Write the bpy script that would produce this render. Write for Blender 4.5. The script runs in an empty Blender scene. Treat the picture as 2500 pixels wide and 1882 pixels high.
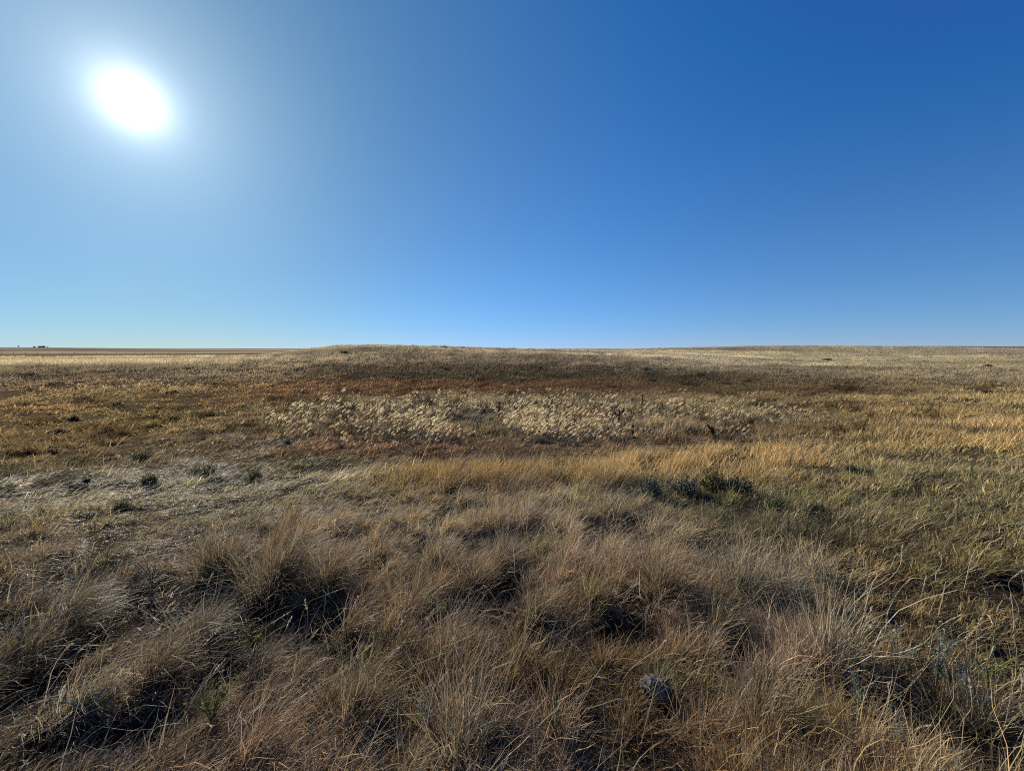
import bpy, math, random
import numpy as np
from mathutils import Vector

S = bpy.context.scene
COL = S.collection
rng = np.random.default_rng(7)
random.seed(7)
R = math.radians

# ------------------------------------------------------------------ camera
EYE = 1.60
PITCH = 5.25
FPX, CX, CY = 865.0, 1106.0, 832.7          # pinhole of the photograph at 2212 px width
cam_d = bpy.data.cameras.new("camera")
cam = bpy.data.objects.new("camera", cam_d)
COL.objects.link(cam)
cam_d.sensor_width = 36.0
cam_d.lens = 36.0 * FPX / 2212.0
cam_d.clip_start = 0.05
cam_d.clip_end = 30000.0
cam.location = (0, 0, EYE)
cam.rotation_euler = (R(90 - PITCH), 0, 0)
S.camera = cam

# ------------------------------------------------------------------ sun and sky
SUN_AZ, SUN_EL = -41.8, 23.4                 # azimuth left of the view axis, elevation
sun_dir = Vector((math.sin(R(SUN_AZ)) * math.cos(R(SUN_EL)),
                  math.cos(R(SUN_AZ)) * math.cos(R(SUN_EL)),
                  math.sin(R(SUN_EL))))
sd = bpy.data.lights.new("sun", "SUN")
sd.energy = 4.6
sd.angle = R(0.53)
sd.color = (1.0, 0.915, 0.78)
so = bpy.data.objects.new("sun", sd)
COL.objects.link(so)
so.rotation_euler = (-sun_dir).to_track_quat('-Z', 'Y').to_euler()
so.location = (0, 0, 30)

W = bpy.data.worlds.new("World")
S.world = W
W.use_nodes = True
nt = W.node_tree
nt.nodes.clear()
N = nt.nodes.new
L = nt.links.new
out = N("ShaderNodeOutputWorld")
bg = N("ShaderNodeBackground")
sky = N("ShaderNodeTexSky")
sky.sky_type = 'NISHITA'
sky.sun_disc = False
sky.sun_elevation = R(SUN_EL)
sky.sun_rotation = R(SUN_AZ)
sky.altitude = 900
sky.air_density = 1.0
sky.dust_density = 0.0
sky.ozone_density = 3.0
EXPO = 0.35
SKY_STRENGTH = 0.10
bg.inputs["Strength"].default_value = SKY_STRENGTH
tc = N("ShaderNodeTexCoord")
def vmath(op, a, b=None, scale=None):
    n = N("ShaderNodeVectorMath"); n.operation = op
    for i, q in enumerate((a, b)):
        if q is None: continue
        if isinstance(q, tuple): n.inputs[i].default_value = q
        else: L(q, n.inputs[i])
    if scale is not None: L(scale, n.inputs["Scale"])
    return n
def smath(op, a, b=None):
    n = N("ShaderNodeMath"); n.operation = op
    for i, q in enumerate((a, b)):
        if q is None: continue
        if isinstance(q, (int, float)): n.inputs[i].default_value = q
        else: L(q, n.inputs[i])
    return n.outputs[0]
# clear autumn air: horizon paling by height, forward scattering by the angle to the sun
sep = N("ShaderNodeSeparateXYZ"); L(tc.outputs["Generated"], sep.inputs[0])
zz = smath('MAXIMUM', sep.outputs[2], 0.0)
dotn = vmath('DOT_PRODUCT', tc.outputs["Generated"], tuple(sun_dir))
ang = smath('ARCCOSINE', smath('MINIMUM', dotn.outputs["Value"], 0.999999))
def falloff(v, s, p=1.0):
    q = smath('DIVIDE', v, s)
    if p != 1.0: q = smath('POWER', q, p)
    return smath('EXPONENT', smath('MULTIPLY', q, -1.0))
GAIN = 1.0 / (SKY_STRENGTH * 2 ** EXPO)
def g3(r, g, b): return (r * GAIN, g * GAIN, b * GAIN)
acc = vmath('MULTIPLY', sky.outputs[0], g3(.012, .02, .035)).outputs[0]
acc = vmath('ADD', acc, g3(-.0607, -.0293, .1579)).outputs[0]
off45 = smath('DIVIDE', smath('ABSOLUTE', smath('SUBTRACT', ang, R(46))), R(26))
deep = smath('MULTIPLY', smath('EXPONENT', smath('MULTIPLY', smath('POWER', off45, 2.0), -1.0)), falloff(zz, .55))
lowhaze = smath('MULTIPLY', falloff(smath('MAXIMUM', smath('SUBTRACT', ang, R(14)), 0.0), R(13), 2.0), falloff(zz, .13))
for fac, c in ((falloff(zz, .03), g3(.1217, .0058, -.0562)), (falloff(zz, .12), g3(.0706, .1133, .0714)),
               (falloff(zz, .4), g3(.1339, .2383, .2807)), (falloff(ang, R(5.8)), g3(.36, .38, .40)),
               (falloff(ang, R(35)), g3(.205, .315, .165)), (deep, g3(-.005, .03, .17)), (lowhaze, g3(.05, -.05, -.30)), (falloff(ang, R(10), 1.5), g3(.09, .085, .08)),
               (falloff(ang, R(1.6), 1.25), g3(2.0, 2.0, 2.0))):
    acc = vmath('ADD', acc, vmath('SCALE', c, scale=fac).outputs[0]).outputs[0]
acc = vmath('MAXIMUM', acc, g3(.02, .07, .15)).outputs[0]
L(acc, bg.inputs["Color"])
L(bg.outputs[0], out.inputs["Surface"])

S.view_settings.view_transform = 'Standard'
S.view_settings.look = 'None'
S.view_settings.exposure = EXPO
S.view_settings.gamma = 1.0
S.view_settings.use_curve_mapping = False
S.cycles.use_denoising = False
S.cycles.filter_width = 1.05
S.cycles.max_bounces = 6
S.cycles.diffuse_bounces = 3
S.cycles.transmission_bounces = 4

# ------------------------------------------------------------------ noise
_T = np.random.default_rng(3).random((256, 256)).astype(np.float32)
def vnoise(x, y):
    xi = np.floor(x).astype(np.int64); yi = np.floor(y).astype(np.int64)
    fx = x - xi; fy = y - yi
    fx = fx * fx * (3 - 2 * fx); fy = fy * fy * (3 - 2 * fy)
    a = _T[xi & 255, yi & 255]; b = _T[(xi + 1) & 255, yi & 255]
    c = _T[xi & 255, (yi + 1) & 255]; d = _T[(xi + 1) & 255, (yi + 1) & 255]
    return (a * (1 - fx) + b * fx) * (1 - fy) + (c * (1 - fx) + d * fx) * fy - 0.5
def fbm(x, y, o=4):
    s = 0; a = 1.0; t = 0
    for k in range(o):
        s = s + a * vnoise(x * 2 ** k + 17.3 * k, y * 2 ** k + 9.1 * k); t += a; a *= 0.55
    return s / t * 2

# ------------------------------------------------------------------ terrain: depth profiles along fans of sight lines, metres
PROF = {
 -1.60: [(1,0),(3,-.1),(6,-.5),(8,-.7),(11,-.9),(15,-1),(23,-.95),(30,-.5),(40,.0),(60,-.3),(100,-1),(200,-2.2),(400,-3.5),(1000,-2),(1800,7),(2200,10),(4000,8),(9000,4)],
 -1.15: [(1,0),(3,-.1),(6,-.5),(8,-.7),(11,-.9),(15,-1),(23,-.95),(30,-.5),(40,.0),(60,-.3),(100,-1),(200,-2.2),(400,-3.5),(1000,-2),(1800,7),(2100,9),(4000,8),(9000,4)],
 -1.02: [(1,0),(3,-.1),(6,-.5),(8,-.7),(11,-.9),(15,-1),(23,-.95),(30,-.5),(41,.0),(60,-.3),(100,-1),(200,-2.2),(400,-3.5),(1000,-3),(1800,4),(2200,4.2),(4000,5),(9000,4)],
 -0.75: [(1,0),(3,-.1),(6,-.5),(8,-.7),(11,-.9),(15,-1),(23,-.95),(30,-.55),(45,.08),(60,-.1),(100,-1),(200,-2.4),(400,-3.5),(1000,-3),(1800,1),(2200,2),(4000,4),(9000,5)],
 -0.62: [(1,0),(3,-.1),(6,-.5),(8,-.7),(11,-.9),(15,-1),(23,-.95),(30,-.55),(45,.25),(58,.42),(75,.35),(100,-.5),(200,-2.6),(400,-3.5),(1000,-3),(2200,1),(4000,3),(9000,4)],
 -0.50: [(1,0),(3,-.1),(6,-.5),(8,-.7),(11,-.9),(15,-1),(23,-1),(30,-.6),(37,-.2),(45,.4),(60,1.2),(75,1.85),(90,1.75),(120,.5),(300,-3),(2000,-3),(9000,0)],
 -0.42: [(1,0),(3,-.1),(6,-.5),(8,-.7),(11,-.9),(15,-1),(23,-1),(30,-.65),(37,-.25),(45,.45),(60,1.6),(75,2.6),(90,2.5),(120,1.2),(300,-3),(2000,-3),(9000,0)],
 -0.20: [(1,0),(3,-.1),(6,-.45),(8,-.7),(11,-.9),(15,-1),(23,-1),(30,-.7),(37,-.35),(45,.25),(60,1.2),(78,2.1),(95,2.15),(130,1.0),(300,-3),(2000,-3),(9000,0)],
 0.05: [(1,0),(3,-.1),(6,-.4),(8,-.65),(11,-.9),(15,-1),(23,-1),(30,-.7),(37,-.4),(45,.15),(60,.9),(85,1.48),(110,1.4),(160,.4),(300,-1),(2000,-3),(9000,0)],
 0.30: [(1,0),(3,-.1),(6,-.4),(8,-.65),(11,-.85),(15,-1),(23,-1),(30,-.75),(37,-.5),(45,-.05),(60,.55),(80,1.0),(110,1.1),(160,1.0),(250,1.7),(400,1.3),(2000,-3),(9000,0)],
 0.50: [(1,0),(3,-.1),(6,-.35),(8,-.6),(11,-.8),(15,-.95),(23,-1),(30,-.8),(37,-.6),(45,-.3),(60,.0),(80,.25),(110,.4),(160,1.2),(250,3.0),(330,2.6),(600,0),(2000,-3),(9000,0)],
 0.70: [(1,0),(3,-.08),(6,-.3),(8,-.5),(11,-.75),(15,-.9),(23,-.95),(30,-.8),(37,-.65),(45,-.5),(60,-.45),(80,-.3),(110,.0),(160,1.1),(250,3.8),(330,3.4),(600,0),(2000,-3),(9000,0)],
 0.95: [(1,0),(3,-.05),(6,-.25),(8,-.35),(11,-.55),(15,-.75),(23,-.85),(30,-.75),(40,-.6),(60,-.5),(80,-.3),(110,.1),(160,1.2),(250,3.5),(330,3.3),(600,0),(2000,-3),(9000,0)],
 1.30: [(1,0),(3,-.03),(6,-.2),(10,-.4),(15,-.5),(18,-.6),(23,-.7),(30,-.7),(40,-.6),(60,-.4),(80,-.2),(110,.2),(160,1.2),(250,3.3),(330,3.3),(600,0),(2000,-3),(9000,0)],
 1.70: [(1,0),(3,0),(6,-.15),(10,-.3),(18,-.5),(30,-.6),(40,-.5),(60,-.3),(110,.2),(160,1.2),(250,3.2),(330,3.2),(600,0),(2000,-3),(9000,0)],
}
_us = np.array(sorted(PROF)); NU, NY = 241, 700
_ugrid = np.linspace(-1.7, 1.7, NU); _lgrid = np.linspace(math.log(0.5), math.log(12000), NY)
_rows = np.array([np.interp(_lgrid, [math.log(a) for a, b in PROF[u]], [b for a, b in PROF[u]]) for u in _us])
_tab = np.array([np.interp(_ugrid, _us, _rows[:, j]) for j in range(NY)])      # NY x NU
def _sm(t, ax, s):
    k = np.arange(-3 * s, 3 * s + 1); g = np.exp(-k * k / (2.0 * s * s)); g /= g.sum()
    pad = [(0, 0), (0, 0)]; pad[ax] = (3 * s, 3 * s)
    return np.apply_along_axis(lambda v: np.convolve(v, g, 'valid'), ax, np.pad(t, pad, 'edge'))
_tab = _sm(_sm(_tab, 0, 7), 1, 5)
HOL = []
def terrain(x, y):
    x = np.asarray(x, float); y = np.asarray(y, float)
    Y = np.maximum(y, 0.5)
    u = np.clip(x / np.maximum(Y, 0.8), -1.699, 1.699)
    fi = (np.log(Y) - _lgrid[0]) / (_lgrid[1] - _lgrid[0]); fi = np.clip(fi, 0, NY - 1.001)
    fj = (u + 1.7) / 3.4 * (NU - 1)
    i = fi.astype(int); j = np.clip(fj.astype(int), 0, NU - 2); a = fi - i; b = fj - j
    z = (_tab[i, j] * (1 - a) + _tab[i + 1, j] * a) * (1 - b) + (_tab[i, j + 1] * (1 - a) + _tab[i + 1, j + 1] * a) * b
    d = np.hypot(x, y)
    z = z + 0.045 * fbm(x * 1.3, y * 1.3, 3) * np.clip(d / 2, .3, 1) * np.clip(60 / np.maximum(d, 1), 0, 1)
    z = z + 0.10 * fbm(x * 0.22 + 40, y * 0.22, 3) * np.clip((d - 2) / 6, 0, 1) * np.clip(150 / np.maximum(d, 1), 0, 1)
    for X0, Y0, ax, by in HOL:
        q = ((x - X0) / ax) ** 2 + ((y - Y0) / by) ** 2
        z = z - .09 * np.clip(1.4 - q, 0, 1)
    z = z + 0.5 * fbm(x * 0.012 + 11, y * 0.012, 3) * np.clip((d - 100) / 200, 0, 1)
    return z
_cp, _sp = math.cos(R(PITCH)), math.sin(R(PITCH))
_ys = np.exp(np.linspace(math.log(.7), math.log(6000), 4000))
def at(px, py, maxy=6000):
    """ground point seen at a pixel of the photograph (2212 px wide)"""
    a = (px - CX) / FPX; v = (py - CY) / FPX
    f = _cp - v * _sp; dz = -_sp - v * _cp
    t = _ys / f
    X = a * t; Z = EYE + dz * t
    g = terrain(X, _ys)
    h = np.nonzero((Z <= g) & (_ys < maxy))[0]
    k = h[0] if len(h) else len(_ys) - 1
    return float(X[k]), float(_ys[k]), float(g[k])

# ------------------------------------------------------------------ land cover: what grows where
def lin(hexs):
    c = np.array([int(hexs[i:i + 2], 16) for i in (0, 2, 4)]) / 255.0
    return np.where(c <= .04045, c / 12.92, ((c + .055) / 1.055) ** 2.4)
COVER = """
754.5 F 0 75685a 250 786c5c 450 7a6e5c
756.5 F 0 8e8068 250 948669 450 93856a
759 F 0 786a56 250 75674f 450 796b55
762 F 0 988a6c 250 8a7c60 450 9c8e70
765 F 0 7a6b53 250 85765b 480 7a6a52
769 F 0 8f8063 250 7d6d54 480 94856a
774 F 0 75654d 250 7c6c53 480 7c6b54
788 P 0 a89a70 200 a89a70 400 9f9066
783 P 0 ab9c70 150 ac9d72 300 a89a6e 430 a4956a 540 9d8e66
795 H 0 71603f 200 6c5b3d 400 6a5a3f 560 85754f
805 D 0 5f5238 200 5c4e36 400 55462f 550 6c5c41
820 D 0 635238 200 5e503a 400 62523a 520 66523a
840 R 0 6a4a2c 200 6c5030 400 64502f 600 6d4a2a
870 R 0 6a5128 200 6b4e28 400 66502c 560 6e4a2a
900 R 0 71502a 200 66522b 400 66522e 540 6d5230
930 R 0 735426 200 6d5029 400 6a552f 560 6c5438
960 T 0 705325 200 6f502c 400 6d5530 560 655136
985 T 0 6b5430 200 7a5c38 400 735634
1010 T 0 5e5030 200 67563a 400 75613f
1005 M 560 5d5027 650 5d5027
1042 S 60 858070 150 8f8a78 430 8f8a78 660 878068
1045 M 0 5f5838 230 6b633f 330 6a613e
1022 M 300 655a36 500 645a38
1045 M 550 6e673f
1032 M 390 665c36
1054 M 480 6a603a
1042 M 600 6c613a
1058 M 100 675e3a
1060 M 380 69603c
1072 S 40 8c8674 300 97917f
1078 S 140 8a8472
1072 M 210 6f6846
1092 M 0 6b6446 250 6f6846 360 6c6444
1075 M 450 6c6444 600 6d6440 750 70643c
1110 M 0 6d6348 200 716846 400 736948 600 6b6039 800 75684a
1160 B 0 63543a 200 6a5a40 400 66573b 600 6f5a40 800 75634a
748 H 740 82724f 900 82724f 1100 84745a
760 H 640 8a7a55 800 7f7054 1000 857558 1200 83745a 1350 8b7b5a
780 H 620 857654 800 756549 1000 7b6b50 1200 77684e 1400 7d6d52
795 D 700 55462e 900 544530 1100 5d4d36 1300 5e4f38 1500 6c5f44
812 D 600 5b4a31 800 4a3c26 1000 4d4229 1200 4a4026 1400 473b25 1600 55492f
835 R 700 6b4526 900 6d4426 1100 694327 1300 664227 1500 61452a 1600 5d462a
855 R 640 6e4a2c 800 75512f 950 75553a 1100 75553a 1300 75583c 1500 755a3c
875 W 700 7e6b4c 850 7e6b4c 1000 7a684c 1150 7a684c 1300 7e6b50 1450 87734f 1600 87734f
905 W 680 7a684a 850 7e6c4e 1150 7e6c50 1300 80694c 1450 806a4c 1600 7c684a
905 O 1010 4f402f
930 W 700 6f5c42 900 6d593f 1050 73603f 1250 7f6a4c 1400 745e46 1550 745e42
945 R 640 725238 780 6e4d38 920 6c4a38 1350 785640
958 R 700 725040 900 6c4b39 1050 6c4e39 1200 785a42 1400 785c42 1550 735640
978 R 700 6c4a34 900 664533 1100 604632 1300 6a4e38 1430 75603d
998 M 720 55491f 850 5a4a28 1000 60502c 1150 5a4a30 1280 6a5833
1015 G 900 86672f 1100 8c6c38 1300 927243
995 G 1400 8f6f40 1550 94744a
985 G 1700 93763f
965 G 1900 8f7340
945 G 2050 97784a
925 G 2212 a08055
1035 G 900 7a5f30 1100 846637 1300 856b3d
1020 G 1500 8c7040 1620 86693c
1000 G 1750 86693c 1950 806840
757 H 1450 9a8a64 1700 8b7d58 2000 938560 2212 968764
770 H 1450 a29370 1600 a3956c 1800 94855c 2000 8f8159 2212 8e7f5c
785 H 1500 93836a 1700 93855c 1900 8f8058 2212 85774f
800 D 1600 675a42 1800 6b5e40 2000 7b6d4b 2212 7c6e4d
818 D 1700 5a4b30 1900 6e5f42
818 H 2100 7f6e4c 2212 85704a
840 R 1700 5f462b 1900 6a4e2e 2100 7a6440 2212 7d6238
870 R 1700 6e5333 1850 6e5030 2000 6b5431 2100 5f5432 
870 G 2212 866a3c
900 R 1700 75603f 1900 73562f 2050 7a6238
900 G 2212 8f7138
930 R 1650 6d5338 1800 735c38
930 M 1950 7b6638
955 R 1600 6b4f33
955 M 1750 7a663a
1000 M 2000 7c6a44 2100 75694a 2212 68633f
1040 M 1750 7a6840 1900 70663f 2100 6b6442 2212 666243
1075 B 950 6e5b3c 1200 7b684c
1075 M 1400 585239 1550 4b4a32 1700 6a6140 1900 686142 2100 6b6443
1130 B 1000 77664c 1200 786850 1400 70634a
1130 M 1600 5c563b 1800 5d573c 2000 655d3f 2212 6b6340
1200 B 0 63543a 300 63543e 600 6a563e 800 705d46 1000 6d5b45 1300 75634b 1500 76634b
1200 M 1700 665a3f 1900 665b3a 2100 675a38 2212 5f532f
1300 B 0 5a4a35 300 5c4c38 600 5a4834 900 66533d 1200 6f5a42 1400 7a624a 1600 6d5a45
1300 M 1800 65573a 2000 6a5a3a 2200 65552f
1400 B 0 524531 300 5a4a36 600 5f4d39 850 65533d 1100 5f4c38 1500 6b573f 1700 7a6452
1400 M 1300 5c4b30 1900 62522f 2150 665630
1500 B 0 5d4e33 300 63523a 600 5f4c38 900 66533d 1600 6b5843 1800 75604f
1500 M 1150 5d4828 1350 604a28 2000 5c5136 2200 605228
1620 B 0 4c3f2a 300 65543b 600 6b563f 900 6e5a42 1130 7a6450 1600 6e5738 1800 6e5a3c
1620 M 1300 5d4728 2050 50462f 2200 6a5735
"""
#        height  spread  lean  flat   (lean: how far blades start off vertical, flat: how much they arch over)
KIND = {'F': (.30, .3, .35, .5), 'P': (.36, .25, .25, .5), 'H': (.20, .3, .45, .7), 'D': (.17, .5, .5, .8),
        'R': (.12, .4, .7, .7), 'T': (.17, .4, .75, .6), 'W': (.25, .35, .35, .5), 'O': (.05, .5, .9, .5),
        'G': (.23, .2, .30, .5), 'S': (.34, .3, 1.22, .35), 'M': (.11, .4, .85, .9), 'B': (.15, .4, .7, .9)}
KN = list(KIND)
pts = []
for line in COVER.strip().splitlines():
    t = line.split(); yy = float(t[0]); k = t[1]
    for q in range(2, len(t), 2):
        X, Y, Z = at(float(t[q]), yy, 400 if yy < 753 else 6000)
        pts.append((math.atan2(X, Y), math.log(math.hypot(X, Y)), *lin(t[q + 1]), KN.index(k)))
CP = np.array(pts)
KP = np.array([KIND[k] for k in KN])[CP[:, 5].astype(int)]
ALB = 1.75                                    # lit-surface estimate -> albedo
HUE = np.array([{'M': (1.03, 1.0, .84), 'S': (1.03, 1.0, .92), 'H': (1.03, 1.0, .88), 'D': (1.02, 1.0, .88), 'P': (1.03, 1.0, .90), 'F': (1.03, 1.0, .90),
                 'R': (.98, 1.03, .80), 'T': (.98, 1.04, .80), 'B': (1.0, 1.0, .88)}.get(k, (.98, 1.045, .86)) for k in KN])
SAT = np.array([{'H': .6, 'P': .62, 'D': .6, 'F': .9, 'G': .74, 'R': .62, 'T': .66, 'S': .8, 'B': .72, 'M': .80, 'W': .72, 'O': .7}[k] for k in KN])
GAINK = np.array([{'B': 1.42, 'M': 1.2, 'S': 2.1, 'F': 1.55, 'R': 1.6, 'T': 1.5, 'G': 1.25, 'W': 1.45, 'D': 1.4, 'H': 1.32, 'P': .9}.get(k, 1.0) for k in KN])
_k = CP[:, 5].astype(int)
_lum = (CP[:, 2:5] @ np.array([.25, .6, .15]))[:, None]
CP[:, 2:5] = (_lum + (CP[:, 2:5] - _lum) * SAT[_k][:, None]) * (ALB * GAINK[_k])[:, None] * HUE[_k]
def cover(x, y, warp=1.0):
    """albedo, kind parameters and dominant kind at ground points"""
    x = np.asarray(x, float); y = np.asarray(y, float)
    n = len(x); col = np.empty((n, 3)); par = np.empty((n, 4)); kd = np.empty(n, int)
    d = np.hypot(x, y)
    az = np.arctan2(x, np.maximum(y, .01)) + warp * 0.045 * fbm(x * 1.1 / (1 + d * .04) + 5, y * 1.1 / (1 + d * .04), 3)
    ld = np.log(d) + warp * 0.075 * fbm(x * .9 / (1 + d * .04) + 55, y * .9 / (1 + d * .04) + 3, 4)
    for s in range(0, n, 20000):
        e = min(n, s + 20000)
        D = ((az[s:e, None] - CP[None, :, 0]) * .55) ** 2 + (ld[s:e, None] - CP[None, :, 1]) ** 2
        w = np.exp(-(D - D.min(1, keepdims=True)) / (2 * .055 ** 2))
        w /= w.sum(1, keepdims=True)
        col[s:e] = w @ CP[:, 2:5]; par[s:e] = w @ KP
        kd[s:e] = CP[D.argmin(1), 5].astype(int)
    return col, par, kd

# ------------------------------------------------------------------ tagging and mesh building
def tag(o, label=None, cat=None, group=None, kind=None):
    if label: o["label"] = label
    if cat: o["category"] = cat
    if group: o["group"] = group
    if kind: o["kind"] = kind
    return o
def link(o, parent=None):
    COL.objects.link(o)
    if parent: o.parent = parent
    return o
def empty(name, loc, label, cat, group=None, rz=0):
    o = bpy.data.objects.new(name, None); o.empty_display_size = .05
    o.location = loc; o.rotation_euler = (0, 0, rz)
    link(o); return tag(o, label, cat, group)
def mesh_np(name, V, F, col=None, mat=None, smooth=False):
    """V (n,3), F (m,k) of one face size k"""
    me = bpy.data.meshes.new(name)
    V = np.ascontiguousarray(V, np.float32); F = np.ascontiguousarray(F, np.int32)
    m, k = F.shape
    me.vertices.add(len(V)); me.vertices.foreach_set("co", V.ravel())
    me.loops.add(m * k); me.loops.foreach_set("vertex_index", F.ravel())
    me.polygons.add(m); me.polygons.foreach_set("loop_start", np.arange(0, m * k, k, dtype=np.int32))
    if smooth: me.polygons.foreach_set("use_smooth", np.ones(m, bool))
    me.update(calc_edges=True)
    if col is not None:
        a = me.color_attributes.new("Col", 'FLOAT_COLOR', 'POINT')
        c = np.ones((len(V), 4), np.float32); c[:, :3] = col
        a.data.foreach_set("color", c.ravel())
    if mat: me.materials.append(mat)
    return me
def mobj(name, V, F, col=None, mat=None, parent=None, smooth=False):
    return link(bpy.data.objects.new(name, mesh_np(name, V, F, col, mat, smooth)), parent)

def ribbons(root, az, phi0, phi1, length, width, col, segs=4, tip=None, wob=.25, r=rng):
    """curved tapering blades -> verts, quads, colours"""
    n = len(root)
    ang = az.copy(); P = root.astype(float).copy()
    sa = az + math.pi / 2 + r.uniform(-1.15, 1.15, n)
    side = np.stack([np.cos(sa), np.sin(sa), np.zeros(n)], 1)
    V = np.empty((n, segs + 1, 2, 3), np.float32); C = np.empty((n, segs + 1, 2, 3), np.float32)
    if tip is None: tip = col
    for k in range(segs + 1):
        t = k / segs
        w = (width * (1 - t) ** .55 * .5 + width * .06)[:, None] * side
        V[:, k, 0] = P - w; V[:, k, 1] = P + w
        c = col * (1 - t) + tip * t
        C[:, k, 0] = c; C[:, k, 1] = c
        ph = np.minimum(phi0 + phi1 * (t + .5 / segs) ** 1.4, 1.85)
        ang = ang + r.normal(0, wob, n) / segs
        st = (length / segs)
        ph = ph + r.normal(0, wob * .16, n)
        P = P + st[:, None] * np.stack([np.sin(ph) * np.cos(ang), np.sin(ph) * np.sin(ang), np.cos(ph)], 1)
    base = (np.arange(n) * (segs + 1) * 2)[:, None]
    F = np.concatenate([base + np.array([[2 * k, 2 * k + 1, 2 * k + 3, 2 * k + 2]]) for k in range(segs)], 0)
    return V.reshape(-1, 3), F, C.reshape(-1, 3)
def join(parts):
    V, F, C, o = [], [], [], 0
    for v, f, c in parts:
        V.append(v); F.append(f + o); C.append(c); o += len(v)
    return np.concatenate(V), np.concatenate(F), np.concatenate(C)

# ------------------------------------------------------------------ materials
def plant_mat(name, trans=.45, rough=.55, spec=.25, gain=1.0):
    m = bpy.data.materials.new(name); m.use_nodes = True
    t = m.node_tree; t.nodes.clear()
    o = t.nodes.new("ShaderNodeOutputMaterial")
    a = t.nodes.new("ShaderNodeAttribute"); a.attribute_name = "Col"
    nz = t.nodes.new("ShaderNodeTexNoise"); nz.inputs["Scale"].default_value = 60
    mr = t.nodes.new("ShaderNodeMapRange"); mr.inputs[3].default_value = .75 * gain; mr.inputs[4].default_value = 1.25 * gain
    t.links.new(nz.outputs["Fac"], mr.inputs[0])
    sc = t.nodes.new("ShaderNodeVectorMath"); sc.operation = 'SCALE'
    t.links.new(a.outputs["Color"], sc.inputs[0]); t.links.new(mr.outputs[0], sc.inputs["Scale"])
    b = t.nodes.new("ShaderNodeBsdfPrincipled")
    b.inputs["Roughness"].default_value = rough
    b.inputs["Specular IOR Level"].default_value = spec
    t.links.new(sc.outputs[0], b.inputs["Base Color"])
    tr = t.nodes.new("ShaderNodeBsdfTranslucent")
    t.links.new(sc.outputs[0], tr.inputs["Color"])
    mx = t.nodes.new("ShaderNodeMixShader"); mx.inputs[0].default_value = trans
    t.links.new(b.outputs[0], mx.inputs[1]); t.links.new(tr.outputs[0], mx.inputs[2])
    t.links.new(mx.outputs[0], o.inputs["Surface"])
    return m
M_grass = plant_mat("dry_grass", .34, .55, .15)
M_far = plant_mat("far_grass", .48, .9, .0)
M_straw = plant_mat("bleached_straw", .35, .6, .15)
M_head = plant_mat("silky_seed_head", .6, .5, .3)
M_leaf = plant_mat("leaf", .35, .5, .35)
M_stem = plant_mat("woody_stem", .05, .7, .2)

def solid_mat(name, c1, c2, scale=8, rough=.85, bump=.4, detail=6):
    m = bpy.data.materials.new(name); m.use_nodes = True
    t = m.node_tree; b = t.nodes["Principled BSDF"]
    b.inputs["Roughness"].default_value = rough
    tcn = t.nodes.new("ShaderNodeTexCoord")
    nz = t.nodes.new("ShaderNodeTexNoise"); nz.inputs["Scale"].default_value = scale; nz.inputs["Detail"].default_value = detail
    t.links.new(tcn.outputs["Object"], nz.inputs["Vector"])
    r = t.nodes.new("ShaderNodeValToRGB")
    r.color_ramp.elements[0].position = .35; r.color_ramp.elements[0].color = (*c1, 1)
    r.color_ramp.elements[1].position = .65; r.color_ramp.elements[1].color = (*c2, 1)
    t.links.new(nz.outputs["Fac"], r.inputs[0]); t.links.new(r.outputs[0], b.inputs["Base Color"])
    bp = t.nodes.new("ShaderNodeBump"); bp.inputs["Strength"].default_value = bump; bp.inputs["Distance"].default_value = .02
    t.links.new(nz.outputs["Fac"], bp.inputs["Height"]); t.links.new(bp.outputs[0], b.inputs["Normal"])
    return m

# ground: thatch and soil, one material over the whole sheet
def ground_mat():
    m = bpy.data.materials.new("prairie_soil"); m.use_nodes = True
    t = m.node_tree; t.nodes.clear()
    o = t.nodes.new("ShaderNodeOutputMaterial"); b = t.nodes.new("ShaderNodeBsdfDiffuse"); b.inputs["Roughness"].default_value = 0.0
    t.links.new(b.outputs[0], o.inputs["Surface"])
    a = t.nodes.new("ShaderNodeAttribute"); a.attribute_name = "Col"
    tcn = t.nodes.new("ShaderNodeTexCoord")
    def nz(scale, detail, lo, hi, stretch=(1, 1, 1)):
        mp = t.nodes.new("ShaderNodeMapping"); mp.inputs["Scale"].default_value = stretch
        t.links.new(tcn.outputs["Object"], mp.inputs[0])
        q = t.nodes.new("ShaderNodeTexNoise"); q.inputs["Scale"].default_value = scale; q.inputs["Detail"].default_value = detail
        q.inputs["Roughness"].default_value = .65
        t.links.new(mp.outputs[0], q.inputs["Vector"])
        r = t.nodes.new("ShaderNodeMapRange"); r.inputs[1].default_value = .3; r.inputs[2].default_value = .7
        r.inputs[3].default_value = lo; r.inputs[4].default_value = hi
        t.links.new(q.outputs["Fac"], r.inputs[0]); return r, q
    r1, q1 = nz(.035, 8, .7, 1.25)
    r2, q2 = nz(14, 6, .6, 1.3)
    mu = t.nodes.new("ShaderNodeMath"); mu.operation = 'MULTIPLY'
    t.links.new(r1.outputs[0], mu.inputs[0]); t.links.new(r2.outputs[0], mu.inputs[1])
    sc = t.nodes.new("ShaderNodeVectorMath"); sc.operation = 'SCALE'
    t.links.new(a.outputs["Color"], sc.inputs[0]); t.links.new(mu.outputs[0], sc.inputs["Scale"])
    t.links.new(sc.outputs[0], b.inputs["Color"])
    bp = t.nodes.new("ShaderNodeBump"); bp.inputs["Strength"].default_value = .8; bp.inputs["Distance"].default_value = .03
    t.links.new(q2.outputs["Fac"], bp.inputs["Height"]); t.links.new(bp.outputs[0], b.inputs["Normal"])
    return m

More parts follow.
